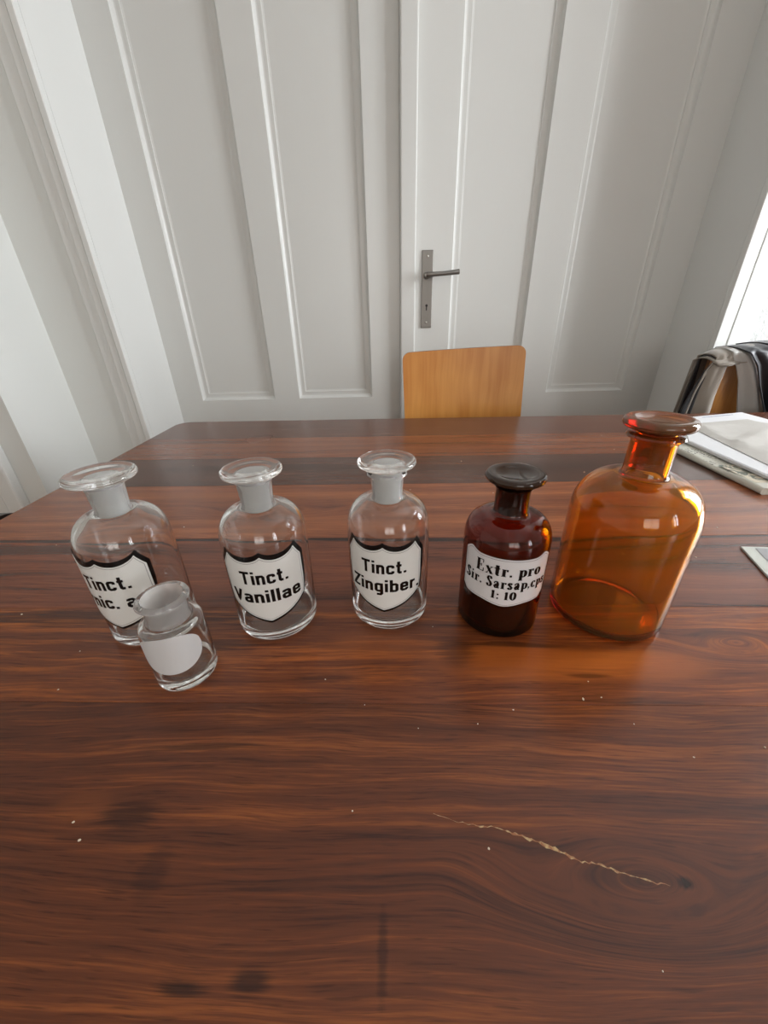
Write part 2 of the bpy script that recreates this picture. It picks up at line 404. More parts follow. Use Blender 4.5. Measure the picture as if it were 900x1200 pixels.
# ------------------------------------------------------------------ the table (grain along its length, turned by a hair)
TR = math.radians(-2.0)
table = empty('dining_table', (0, 0, 0), TR)
tag(table, 'long dark rosewood dining table with glossy plank top carrying the bottles', 'table')
bounds = [1.0135, .857, .722, .589, .4195, .2895, .1855, .028, -.135]
TX0, TX1 = -0.575, 1.62
P = {}
specs = [
 # dark, mid, light, seed, stripe, amt, blots, lights, knots, bands
 (srgb(70,44,35), srgb(98,62,48), srgb(118,76,58), 1.3, 60, .35, [(-.30,.95,.2,.02,.3)], [], [], []),
 (srgb(84,48,35), srgb(120,70,47), srgb(146,88,58), 5.2, 50, .45, [(.1,.80,.15,.01,.4)], [(-.3,.80,.4,.03,.3)], [], []),
 (srgb(58,38,31), srgb(84,54,42), srgb(110,68,50), 9.9, 50, .35, [(-.3,.67,.35,.02,.4),(.24,.66,.3,.018,.4)], [], [], []),
 (srgb(88,48,31), srgb(128,72,44), srgb(168,100,58), 13.1, 55, .5, [(-.16,.50,.03,.008,.4)], [(-.1,.545,.5,.02,.3),(.1,.46,.6,.02,.3)], [(-.17,.50,.12,.03)], []),
 (srgb(58,32,23), srgb(108,58,37), srgb(144,78,46), 17.7, 62, .5, [(-.42,.395,.22,.016,.6),(.33,.36,.12,.012,.25)], [(.15,.345,.25,.02,.3),(.35,.32,.2,.02,.3)], [], [(.4165,.0035,.85)]),
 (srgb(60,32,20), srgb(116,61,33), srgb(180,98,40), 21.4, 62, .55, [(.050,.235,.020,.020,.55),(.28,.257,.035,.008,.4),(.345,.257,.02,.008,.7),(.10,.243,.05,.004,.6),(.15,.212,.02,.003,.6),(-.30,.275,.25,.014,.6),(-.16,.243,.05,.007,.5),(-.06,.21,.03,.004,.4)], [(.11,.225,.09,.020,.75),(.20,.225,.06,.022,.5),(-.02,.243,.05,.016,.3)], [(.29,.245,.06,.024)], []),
 (srgb(48,25,16), srgb(92,47,26), srgb(136,74,34), 25.8, 78, .55, [(-.158,.112,.020,.009,.6),(-.096,.051,.014,.004,.75),(-.066,.054,.011,.006,.75),(-.008,.062,.003,.018,.5),(-.13,.09,.010,.014,.35),(.145,.0905,.005,.0032,.9),(.115,.092,.03,.005,.4),(-.13,.15,.05,.003,.5),(-.235,.06,.03,.01,.3)], [(-.19,.118,.02,.009,.3)], [(.125,.087,.085,.028)], []),
 (srgb(60,34,24), srgb(88,50,32), srgb(110,64,38), 29.2, 50, .4, [], [], [], []),
]
G = 0.00005
for i in range(len(bounds) - 1):
    y1, y0 = bounds[i] - G, bounds[i + 1] + G
    if i == 0:
        r = .035; c = (TX0 + r, y1 - r); r2c = (TX1 - r, y1 - r)
        out = [(TX0, y0), (TX1, y0)] + [(r2c[0] + r * math.cos(a), r2c[1] + r * math.sin(a)) for a in [k * PI / 16 for k in range(9)]] + [(c[0] + r * math.cos(a), c[1] + r * math.sin(a)) for a in [PI / 2 + k * PI / 16 for k in range(9)]]
    else: out = [(TX0, y0), (TX1, y0), (TX1, y1), (TX0, y1)]
    bm = bmesh.new(); prism(bm, out, T - .030, T, bev=.00035)
    dk, md, lt, sd, st, am, bl, li, kn, bd = specs[i]
    P[i] = link('plank', bm, wood('rosewood_%d' % (i + 1), dk, md, lt, sd, st, am, bl, li, kn, bd), table)
# pale filled crack in the front plank
cr = [(0.020, .1125, .0003), (0.031, .1088, .0006), (0.042, .1066, .0005), (0.050, .1062, .0009), (0.058, .1052, .0006), (0.063, .1030, .0016), (0.070, .1012, .0012), (0.076, .0992, .0019), (0.083, .0965, .0021), (0.089, .0938, .0015), (0.096, .0912, .0022), (0.103, .0903, .0011), (0.110, .0883, .0013), (0.118, .0862, .0009), (0.128, .0835, .0007), (0.136, .0822, .0002)]
rn = random.Random(7); vs, fs = [], []
pts = []
for (a, b) in zip(cr, cr[1:]):
    for k in range(4):
        f = k / 4; pts.append([a[j] + (b[j] - a[j]) * f for j in range(3)])
pts.append(list(cr[-1]))
for (x, y, w) in pts:
    w *= rn.uniform(.08, .62); j = rn.uniform(-.0006, .0006); y += .0035
    vs += [(x, y + j - w, T + .00008), (x, y + j + w, T + .00008)]
for k in range(len(pts) - 1): fs.append((2 * k, 2 * k + 2, 2 * k + 3, 2 * k + 1))
t = NT('crack_filler'); cxyz = t.n('ShaderNodeTexCoord').outputs['Object']
t.set(Base_Color=t.mix(t.ramp(t.noise(cxyz, 420, 2), .38, .62), srgb(140, 84, 42), srgb(186, 156, 108)), Roughness=.45)
ck = link_raw('crack_filling', vs, fs, t.m, P[6]); ck['label'] = 'pale ochre filling in a jagged crack'
# frame and legs under the top
bm = bmesh.new()
box(bm, TX0 + .10, TX1 - .10, bounds[0] - .10, bounds[0] - .075, T - .11, T - .0305)
box(bm, TX0 + .10, TX1 - .10, bounds[-1] + .075, bounds[-1] + .10, T - .11, T - .0305)
box(bm, TX0 + .075, TX0 + .10, bounds[-1] + .075, bounds[0] - .075, T - .11, T - .0305)
box(bm, TX1 - .10, TX1 - .075, bounds[-1] + .075, bounds[0] - .075, T - .11, T - .0305)
link('apron', bm, M['tabledark'], table)
for lx in (TX0 + .075, TX1 - .155):
    for ly in (bounds[-1] + .075, bounds[0] - .155):
        bm = bmesh.new(); box(bm, lx, lx + .08, ly, ly + .08, 0, T - .0305, bev=.004)
        link('leg', bm, M['tabledark'], table)

# ------------------------------------------------------------------ lettering made of pen strokes
XH = .72
GRO = {
 'T': (.60, [[(0, .91), (.60, .91)], [(.30, 0), (.30, .95)]]),
 'i': (.18, [[(.09, 0), (.09, XH)], [(.09, .84), (.09, 1.0)]]),
 'n': (.50, [[(.09, 0), (.09, XH)], [(.09, .50), (.17, .635), (.35, .635), (.41, .55), (.41, 0)]]),
 'c': (.48, [[(.41, .47), (.40, .60), (.33, .635), (.16, .635), (.09, .56), (.09, .16), (.16, .085), (.33, .085), (.40, .13), (.41, .25)]]),
 't': (.38, [[(.17, .95), (.17, .15), (.23, .085), (.36, .085)], [(.02, .635), (.35, .635)]]),
 '.': (.18, [[(.09, 0), (.09, .17)]]),
 'V': (.56, [[(.06, 1), (.28, .04), (.50, 1)]]),
 'A': (.56, [[(.06, 0), (.28, .96), (.50, 0)], [(.15, .28), (.41, .28)]]),
 'a': (.50, [[(.10, .52), (.12, .61), (.19, .635), (.33, .635), (.41, .56), (.41, 0)], [(.41, .39), (.17, .38), (.09, .31), (.09, .15), (.16, .085), (.29, .085), (.41, .17)]]),
 'l': (.18, [[(.09, 0), (.09, 1)]]),
 'e': (.50, [[(.12, .37), (.41, .37), (.41, .56), (.34, .635), (.16, .635), (.09, .56), (.09, .16), (.16, .085), (.34, .085), (.41, .15), (.42, .24)]]),
 'Z': (.54, [[(.03, .91), (.49, .91), (.05, .09), (.52, .09)]]),
 'g': (.50, [[(.41, XH), (.41, -.12), (.34, -.20), (.12, -.20)], [(.41, .55), (.33, .635), (.16, .635), (.09, .56), (.09, .16), (.16, .085), (.33, .085), (.41, .17)]]),
 'b': (.50, [[(.09, 0), (.09, 1)], [(.09, .55), (.17, .635), (.34, .635), (.41, .56), (.41, .16), (.34, .085), (.17, .085), (.09, .17)]]),
 'r': (.36, [[(.09, 0), (.09, XH)], [(.09, .48), (.17, .61), (.34, .63)]]),
 ' ': (.26, []),
}
TH_ = .055   # thin stroke of the fat face
def O(cx, cy, rx, ry, n=14, a0=90, a1=450): return [(cx + rx * math.cos(math.radians(a0 + (a1 - a0) * k / n)), cy + ry * math.sin(math.radians(a0 + (a1 - a0) * k / n))) for k in range(n + 1)]
def ser(x, y, w=.17): return ([(x - w, y), (x + w, y)], TH_)
FAT = {
 'E': (.74, [[(.20, 0), (.20, 1)], ser(.30, .975, .30), ser(.32, .025, .32), ([(.62, 1), (.62, .72)], .07), ([(.66, 0), (.66, .30)], .07), ([(.2, .5), (.46, .5)], TH_), ([(.46, .38), (.46, .62)], .07)]),
 'x': (.66, [([(.12, .62), (.52, .02)], .22), ([(.52, .62), (.12, .02)], TH_), ser(.14, .60, .13), ser(.52, .60, .11), ser(.52, .02, .13), ser(.13, .02, .11)]),
 't': (.44, [[(.20, .88), (.20, .12), (.26, .03), (.38, .05)], ([(-.04, .60), (.42, .60)], .085)]),
 'r': (.54, [[(.19, 0), (.19, .62)], ser(.11, .60, .10), ser(.20, .02, .19), ([(.19, .44), (.30, .58), (.42, .60)], TH_), ([(.44, .62), (.44, .44)], .15)]),
 '.': (.24, [([(.10, 0), (.10, .17)], .17)]),
 ',': (.24, [([(.10, 0), (.10, .17)], .17), ([(.15, .05), (.06, -.12)], .05)]),
 'p': (.64, [[(.18, -.28), (.18, .62)], ser(.10, .60, .10), ser(.18, -.26, .17), O(.36, .31, .19, .27, 14, 160, -160)]),
 'o': (.60, [O(.29, .31, .20, .28)]),
 'S': (.58, [([(.44, .76), (.40, .93), (.28, .97), (.16, .92), (.12, .78), (.20, .62), (.38, .42), (.46, .26), (.42, .09), (.28, .03), (.14, .08), (.09, .26)], None), ([(.46, 1), (.46, .70)], .05), ([(.08, 0), (.08, .30)], .05)]),
 'i': (.36, [[(.18, 0), (.18, .62)], ser(.10, .60, .09), ser(.18, .02, .17), ([(.18, .76), (.18, .93)], .18)]),
 'a': (.62, [[(.42, .45), (.42, .06), (.52, .03), (.58, .06)], ([(.42, .42), (.38, .58), (.24, .61), (.12, .55)], None), ([(.12, .56), (.12, .42)], .13), [(.42, .36), (.24, .32), (.15, .18), (.20, .04), (.32, .03), (.42, .12)]]),
 's': (.48, [([(.36, .47), (.32, .58), (.22, .61), (.13, .57), (.10, .47), (.18, .38), (.30, .28), (.37, .18), (.34, .06), (.22, .02), (.12, .06), (.08, .18)], None), ([(.37, .62), (.37, .42)], .05), ([(.07, 0), (.07, .20)], .05)]),
 'c': (.52, [O(.28, .31, .19, .28, 12, 40, 320), ([(.42, .56), (.42, .42)], .14)]),
 '1': (.46, [[(.22, 0), (.22, .98)], ser(.22, .02, .20), ([(.04, .82), (.2, .97)], TH_)]),
 '0': (.64, [O(.31, .5, .22, .47)]),
 ':': (.28, [([(.12, .0), (.12, .17)], .17), ([(.12, .48), (.12, .65)], .17)]),
 ' ': (.26, []),
}
def ribbon(pts, width, dens=0):
    """pts with mitred joints; width = number or function of direction"""
    if dens:
        q = [pts[0]]
        for a, b in zip(pts, pts[1:]):
            m = max(1, int(math.hypot(b[0] - a[0], b[1] - a[1]) / dens))
            q += [(a[0] + (b[0] - a[0]) * k / m, a[1] + (b[1] - a[1]) * k / m) for k in range(1, m + 1)]
        pts = q
    n = len(pts); L, R = [], []
    for i in range(n):
        ds = []
        if i > 0: ds.append((pts[i][0] - pts[i - 1][0], pts[i][1] - pts[i - 1][1]))
        if i < n - 1: ds.append((pts[i + 1][0] - pts[i][0], pts[i + 1][1] - pts[i][1]))
        ds = [(d[0] / (math.hypot(*d) or 1), d[1] / (math.hypot(*d) or 1)) for d in ds]
        w = sum(width(d) if callable(width) else width for d in ds) / len(ds)
        dx = sum(d[0] for d in ds) / len(ds); dy = sum(d[1] for d in ds) / len(ds); m = math.hypot(dx, dy) or 1
        k = min(1 / max(m, .5), 1.6) * w / 2
        nx, ny = -dy / m, dx / m
        L.append((pts[i][0] + nx * k, pts[i][1] + ny * k)); R.append((pts[i][0] - nx * k, pts[i][1] - ny * k))
    return [(R[i], R[i + 1], L[i + 1], L[i]) for i in range(n - 1)]
def text_quads(s, font, u0, u1, base, cap, weight=.17, track=.10):
    widths = sum(font[c][0] for c in s) + track * (len(s) - 1)
    k = (u1 - u0) / widths; x = 0; out = []
    pen = (lambda d: .05 + .23 * abs(d[1]) ** 1.6)
    for c in s:
        w, strokes = font[c]
        for st in strokes:
            wd = weight if font is GRO else pen
            if isinstance(st, tuple): st, wd2 = st; wd = wd2 if wd2 is not None else pen
            if font is FAT and len(st) == 2 and not isinstance(wd, float): wd = .25
            for q in ribbon(st, wd, .13):
                out.append([(u0 + (x + a) * k, base + b * cap) for a, b in q])
        x += w + track
    return out
def wrap(name, quads, R, az, mat, parent, lift):
    vs, fs = [], []
    for q in quads:
        fs.append(tuple(range(len(vs), len(vs) + len(q))))
        for u, v in q:
            a = az + u / R; vs.append(((R + lift) * math.sin(a), -(R + lift) * math.cos(a), v))
    return link_raw(name, vs, fs, mat, parent)
def patch(name, u0, u1, lo, hi, R, az, mat, parent, lift, nu=72, nv=10, thick=.00025):
    """a thin curved plate following the cylinder; lo(u), hi(u) give its lower and upper edge"""
    vs, fs = [], []
    for lf in (lift, lift - thick):
        for i in range(nu + 1):
            u = u0 + (u1 - u0) * i / nu; a = az + u / R
            for j in range(nv + 1):
                v = lo(u) + (hi(u) - lo(u)) * j / nv
                vs.append(((R + lf) * math.sin(a), -(R + lf) * math.cos(a), v))
    N = (nu + 1) * (nv + 1); id = lambda i, j: i * (nv + 1) + j
    for i in range(nu):
        for j in range(nv):
            fs.append((id(i, j), id(i + 1, j), id(i + 1, j + 1), id(i, j + 1)))
            fs.append((N + id(i, j), N + id(i, j + 1), N + id(i + 1, j + 1), N + id(i + 1, j)))
    for i in range(nu):
        fs.append((id(i, 0), N + id(i, 0), N + id(i + 1, 0), id(i + 1, 0))); fs.append((id(i, nv), id(i + 1, nv), N + id(i + 1, nv), N + id(i, nv)))
    for j in range(nv):
        fs.append((id(0, j), id(0, j + 1), N + id(0, j + 1), N + id(0, j))); fs.append((id(nu, j), N + id(nu, j), N + id(nu, j + 1), id(nu, j + 1)))
    o = link_raw(name, vs, fs, mat, parent); auto_smooth(o, .5)
    return o
def lerp_curve(pts):
    def f(u):
        if u <= pts[0][0]: return pts[0][1]
        for (a, b), (c, d) in zip(pts, pts[1:]):
            if u <= c: return b + (d - b) * (u - a) / (c - a)
        return pts[-1][1]
    return f

# ------------------------------------------------------------------ bottles
def bottle_profile(R, zs, rn, zn, rlip, zlip, wall=.0026, base=.0045, foot=.004, shoulder=None, flare=0.0, taper=0.0, side=None, e=2.35):
    """outer and inner wall; zs = start of the shoulder, zn = foot of the neck, zlip = mouth"""
    H = zn - zs
    o = [(0, .0016), (R * .55, .0014), (R - foot - .004, .0006), (R - foot - .0015, 0)] + arc(R - foot, foot, foot, -88, -4, 6) + [(R, foot + .004), (R, zs)]
    n = 16; side = side or wall
    x0 = rn + .0022
    for k in range(1, n + 1):     # superelliptic shoulder
        a = PI / 2 * k / n
        o.append((x0 + (R - x0) * math.cos(a) ** (2 / e), zs + (H - .0012) * math.sin(a) ** (2 / e)))
    o += [(rn + .0008, zn), (rn, zn + .0016), (rn + taper, zlip - .0065)]
    if flare: o += [(rn + taper + .0006, zlip - .0052)] + [(rlip - .0012, zlip - .0036), (rlip, zlip - .0022), (rlip - .0006, zlip - .0006), (rlip - .002, zlip)]
    else: o += [(rn + taper + .0003, zlip - .003), (rlip, zlip - .0012), (rlip - .0012, zlip)]
    ri = rn - wall
    i = [(ri + taper + .0006, zlip), (ri + taper, zlip - .001), (ri - .0004, zn + .001), (ri + .0012, zn - .0026)]
    xi = ri + .0012
    for k in range(n - 1, -1, -1):
        a = PI / 2 * k / n
        i.append((xi + (R - side - xi) * math.cos(a) ** (2 / e), zs + (H - .0026 - .0012) * math.sin(a) ** (2 / e)))
    i += [(R - side, base + .006)] + arc(R - side - .005, base + .0052, .005, -8, -80, 5) + [(R * .5, base + .0008), (0, base + .0018)]
    return o + i, ri
def stopper(parent, rplug, zbot, zmouth, rd, zd0, zd1, mdisc, mplug, dish=.0016, taper=0.0):
    """flat disc head with dished top on a ground plug (two meshes)"""
    h = zd1 - zd0
    c = (zd0 + zd1) / 2
    pr = [(0, zd0 - .002), (rplug * .8, zd0 - .0016), (rplug + .0012, zd0 - .0006), (rplug + .004, zd0 + .0004)] + [(rd - .006, zd0 + .0008)] + \
         arc(rd - h * .42, c + .0004, h * .42, -70, 70, 8) + [(rd - .0045, zd1 - .0002), (rplug + .0035, zd1 - dish * .55), (rplug + .001, zd1 - dish), (0, zd1 - dish * 1.25)]
    o = lathe('stopper', pr, mdisc, parent)
    pl = [(0, zbot + .0008), (rplug * .80, zbot), (rplug * .96, zbot + .0006), (rplug + taper, zmouth), (rplug + taper + .0004, zd0 - .0022), (0, zd0 - .0021)]
    p = lathe('ground_plug', pl, mplug, o)
    return o
def shield_top(W, zc, zt, dip, corner, slope=0.0):
    # corner at the side, peak, scallop, centre cusp (and mirrored)
    pk = W * .80
    def f(u):
        a = abs(u)
        if a >= pk: return zt + (corner - zt) * ((a - pk) / (W - pk)) ** .85
        # circular scallop between the cusps at 0 and pk
        s = a / pk
        return (zc + (zt - zc) * s) - dip * (4 * s * (1 - s)) ** .75
    return f
def shield_bot(W, zside, zbot):
    def f(u):
        a = min(abs(u) / W, 1)
        # from the bottom point to the waist, then steeply up to the side
        return zbot + (zside - zbot) * (.62 * a + .38 * a ** 3.2)
    return f
def enamel_shield(parent, R, az, lines, rot=None):
    W = .0372; dz = 0
    side = .050
    def bot(W, zb, k=0):
        b = shield_bot(W, .046, zb)
        def f(u):
            a = min(abs(u) / W, 1)
            return b(u) + (max(0, a - .93) / .07) ** 1.5 * .020
        return f
    blk = patch('label_border', -.0372, .0378, bot(.0375, .0222), shield_top(.0375, .0947, .0963, .0052, .0840), R, az, M['ink'], parent, .00035, 96)
    blk['label'] = 'black shield shaped border of the label'
    wb, wt = bot(.0352, .0248), shield_top(.0350, .0902, .0920, .0054, .0808)
    lab = patch('label', -.0352, .0346, wb, wt, R, az, M['enamel'], blk, .0006, 96)
    # thin grey line just inside the edge
    q = []; n = 90; ins = .0014; w = .00022
    def ring(off):
        top = [(-.0334 + .0662 * i / n) for i in range(n + 1)]
        up = [(u, wt(u * 1.02) - off) for u in top]; lo = [(u, wb(u * 1.02) + off) for u in top[::-1]]
        return up + lo + [up[0]]
    q = ribbon(ring(ins), .00028)
    wrap('printed_line', q, R, az, M['greyline'], blk, .00072)
    quads = []
    for (s, u0, u1, base, cap) in lines: quads += text_quads(s, GRO, u0, u1, base, cap, .18, .10)
    wrap('lettering', quads, R, az, M['ink'], blk, .0009)
def clear_bottle(loc, az, lines, lip, rd, label, zz=0.0, rz=0):
    b = empty('apothecary_bottle', (loc[0], loc[1], T), 0)
    tag(b, label, 'bottle', 'clear labelled apothecary bottles')
    R = .0361
    pr, ri = bottle_profile(R, .0885, .0126, .1190, .0172 if lip else .0152, .1425, wall=.0018, base=.0075, flare=lip, taper=.0012, side=.0026)
    ground_neck(lathe('body', pr, M['glass'], b), ri + .0015, .117, .1422, M['ground'])
    stopper(b, ri - .0003, .1140, .1425, rd, .1462 if lip else .1452, .1525 if lip else .1520, M['glass'], M['frost'], taper=.0012)
    enamel_shield(b, R, az, lines)
    return b
D = math.radians
clear_bottle((.0033, .2948), D(-8.5), [('Tinct.', -.0190, .0195, .0640, .0128), ('Zingiber.', -.0298, .0322, .0452, .0128)], True, .0240,
    'clear stoppered glass bottle with black-edged shield label reading Tinct. Zingiber.')
clear_bottle((-.1039, .2853), D(8.5), [('Tinct.', -.0190, .0195, .0640, .0128), ('Vanillae', -.0292, .0290, .0452, .0128)], False, .0240,
    'clear stoppered glass bottle with black-edged shield label reading Tinct. Vanillae')
clear_bottle((-.2219, .2826), D(-5), [('Tinct.', -.0190, .0195, .0640, .0128), ('Arnic. a.', -.0335, .0228, .0452, .0128)], False, .0262,
    'clear stoppered glass bottle with shield label, partly hidden behind the small open bottle')

# small open bottle
b = empty('small_bottle', (-.1645, .222, T)); tag(b, 'small open clear glass bottle with blank white oval paper label, nearest the camera', 'bottle')
pr, ri = bottle_profile(.0229, .048, .0150, .0590, .0187, .0775, wall=.0013, base=.0075, foot=.0035, flare=1, side=.0020)
ground_neck(lathe('body', pr, M['glass'], b), ri + .0005, .058, .0774, M['ground'])
def oval(sgn):
    def f(u):
        s = min(abs(u / .0245), 1); e = 2.2
        return .0385 + sgn * .0178 * max(0, 1 - s ** e) ** (1 / e)
    return f
patch('label', -.0245, .0245, oval(-1), oval(1), .0229, D(12), M['label_paper'], b, .0004, 80, 8)

# dark brown bottle
b = empty('brown_bottle', (.1046, .2806, T)); tag(b, 'dark brown glass bottle with white label reading Extr. pro Sir. Sarsap.', 'bottle')
R = .0358
pr, ri = bottle_profile(R, .085, .0136, .1090, .0160, .1340, base=.005, flare=0)
lathe('body', pr, M['brown'], b)
stopper(b, ri - .0004, .108, .1340, .0236, .1362, .1438, M['brown_dark'], M['brown_dark'], .0022)
lathe('shade_core', [(0, .0076), (R * .5, .0072), (R - .0088, .0074), (R - .0045, .0092), (R - .0029, .0130), (R - .0029, .040), (R - .0031, .0404), (0, .0404)], M['core_shade'], b)  # added opaque core, puts the label's shade into the lower bottle
az = D(-13.5); W = .0382
def etop(u):
    a = abs(u)
    if a > W - .0075: return .0872 - .0032 * 0 - (0 if a < W - .006 else .0040 * ((a - (W - .006)) / .006) ** 1.4)
    return .0842 + .0030 * min(1, max(0, (a - (W - .016)) / .0085)) ** 1.6
def ebot(u):
    a = abs(u)
    if a > W - .0055: return .0415 + .0050 * ((a - (W - .0055)) / .0055) ** 1.2
    return .0400 - .0012 * math.cos(min(a / .020, 1) * PI) - .0012 + .0015 * min(1, a / (W - .0055))
el = patch('label', -W, W, ebot, etop, R, az, M['enamel_cool'], b, .0006, 110)
n = 90; us = [-.0366 + .0732 * i / n for i in range(n + 1)]
wrap('printed_line', ribbon([(u, etop(u * 1.03) - .0014) for u in us] + [(u, ebot(u * 1.03) + .0014) for u in us[::-1]] + [(us[0], etop(us[0] * 1.03) - .0014)], .00028), R, az, M['greyline'], el, .00072)
q = text_quads('Extr. pro', FAT, -.0250, .0285, .0682, .0112) + text_quads('Sir. Sarsap,cps', FAT, -.0348, .0362, .0560, .0102) + text_quads('1: 10', FAT, -.0100, .0100, .0450, .0082)
wrap('lettering', q, R, az, M['ink'], el, .0009)

# big amber bottle
b = empty('amber_bottle', (.2081, .2829, T)); tag(b, 'large unlabelled amber glass bottle with flat stopper, biggest of the bottles', 'bottle')
pr, ri = bottle_profile(.0482, .100, .0160, .1390, .0202, .1715, wall=.0030, base=.006, foot=.0065, flare=1, e=2.2)
lathe('body', pr, M['amber'], b)
stopper(b, ri - .0004, .1440, .1715, .0247, .1742, .1838, M['amber_dark'], M['amber_dark'], .0024)

# ------------------------------------------------------------------ chairs
def rounded_rect(w, h, r, n=6):
    pts = []
    for (cx, cz, a0) in ((w / 2 - r, h - r, 0), (-w / 2 + r, h - r, 90), (-w / 2 + r, r, 180), (w / 2 - r, r, 270)):
        pts += [(cx + r * math.cos(D(a0 + 90 * k / n)), cz + r * math.sin(D(a0 + 90 * k / n))) for k in range(n + 1)]
    return pts
def back_panel(name, w, h, r, th, curve, mat, parent, z0, lean=0.0, emat=None):
    """bent plywood panel in the xz plane, its middle bowed towards -y(back)"""
    bm = bmesh.new(); nx = 24; nz = 10
    out = rounded_rect(w, h, r, 8)
    vs = [bm.verts.new((x, 0, z)) for x, z in out]; f = bm.faces.new(vs)
    for k in range(1, nx):
        x = -w / 2 + w * k / nx
        bmesh.ops.bisect_plane(bm, geom=bm.verts[:] + bm.edges[:] + bm.faces[:], plane_co=(x, 0, 0), plane_no=(1, 0, 0))
    r_ = bmesh.ops.extrude_face_region(bm, geom=bm.faces[:])
    for v in r_['geom']:
        if isinstance(v, bmesh.types.BMVert): v.co.y = th
    for v in bm.verts:
        v.co.y += curve * (1 - (2 * v.co.x / w) ** 2) + lean * v.co.z; v.co.z += z0
    o = link(name, bm, mat, parent)
    if emat:
        o.data.materials.append(emat)
        for p in o.data.polygons:
            if abs(p.normal.y) < .6: p.material_index = 1
    auto_smooth(o, .5)
    return o
def plywood_chair(loc, rz, label, top, w=.345, tilt=0.0):
    """chair faces local -y (towards the table)"""
    c = empty('dining_chair', loc, rz); tag(c, label, 'chair', 'beech chairs at the table')
    bk = back_panel('backrest', w, .30, .020, .011, .016, M['beech'], c, top - .30, .06, M['beech_edge'])
    bk.rotation_euler.y = tilt; bk.location = (-math.sin(tilt) * top, 0, top * (1 - math.cos(tilt)))
    bm = bmesh.new(); prism(bm, [(x, y - .41) for x, y in rounded_rect(.40, .40, .05)], .445, .457, .002)
    link('seat', bm, M['beech'], c)
    for s in (-1, 1):
        bm = bmesh.new(); tube(bm, [(s * .19, .03, .0), (s * .185, .005, .30), (s * .180, .022, .46), (s * .150, .034, top - .22), (s * .145, .040, top - .06)], .011)
        auto_smooth(link('leg', bm, M['chrome'], c))
        bm = bmesh.new(); tube(bm, [(s * .19, -.39, .0), (s * .185, -.375, .25), (s * .18, -.36, .4335)], .011)
        auto_smooth(link('leg', bm, M['chrome'], c))
    bm = bmesh.new()
    for s in (-1, 1): tube(bm, [(s * .172, -.365, .434), (s * .172, .005, .434)], .010)
    tube(bm, [(-.17, -.20, .434), (.17, -.20, .434)], .010)
    auto_smooth(link('seat_frame', bm, M['chrome'], c))
    return c
ch = plywood_chair((.2235, 1.085, 0), D(-1.5), 'light beech plywood chair behind the table, in front of the door handle', T + .157, .328, -D(2.2))
ch2 = plywood_chair((1.080, 1.090, 0), D(0), 'beech plywood chair at the far corner of the table with clothes over its back', T + .138, .365)

# dark leather chair at the left end of the table
c = empty('leather_chair', (-.600, .425, -.012), D(90)); tag(c, 'dark brown leather chair showing one rounded corner beside the table end', 'chair')
back_panel('backrest', .42, .30, .07, .035, .02, M['leather'], c, .43, .10)
bm = bmesh.new(); box(bm, -.21, .21, -.40, .0, .40, .47, bev=.02, seg=3); auto_smooth(link('seat', bm, M['leather'], c), .9)
for lx in (-.17, .17):
    for ly in (-.36, -.03):
        bm = bmesh.new(); tube(bm, [(lx, ly, .012), (lx, ly, .41)], [.012, .018]); auto_smooth(link('leg', bm, M['tabledark'], c))

# ------------------------------------------------------------------ clothes over the right chair
def cloth_sheet(name, f, nu, nv, mat, parent, th=.003):
    vs = []
    for i in range(nu + 1):
        for j in range(nv + 1): vs.append(f(i / nu, j / nv))
    fs = [(i * (nv + 1) + j, (i + 1) * (nv + 1) + j, (i + 1) * (nv + 1) + j + 1, i * (nv + 1) + j + 1) for i in range(nu) for j in range(nv)]
    o = link_raw(name, vs, fs, mat, parent, smooth=True)
    m = o.modifiers.new('thickness', 'SOLIDIFY'); m.thickness = th; m.offset = 1
    return o
def fabric(name, col, rough, sheen=0.3):
    t = NT(name); cc = t.n('ShaderNodeTexCoord').outputs['Object']
    t.set(Base_Color=col, Roughness=rough); t.b.inputs['Sheen Weight'].default_value = sheen
    t.bump(t.noise(cc, 900, 2), .25, .0006)
    return t.m
M['grey_cloth'] = fabric('grey_jacket_cloth', srgb(146, 138, 128), .8)
M['silver_cloth'] = fabric('silver_lining', srgb(170, 168, 164), .42, .1)
M['black_cloth'] = fabric('black_jacket_cloth', (0.008, 0.009, 0.013, 1), .42, .15)
ZT = T + .139; Y0 = 1.078; YP = 1.122       # top line and front face of the draped backrest, its rear face
def interp(pts, t):
    t = t * (len(pts) - 1); i = min(int(t), len(pts) - 2); f = t - i; f = f * f * (3 - 2 * f) * .4 + f * .6
    return [pts[i][k] + (pts[i + 1][k] - pts[i][k]) * f for k in (0, 1)]
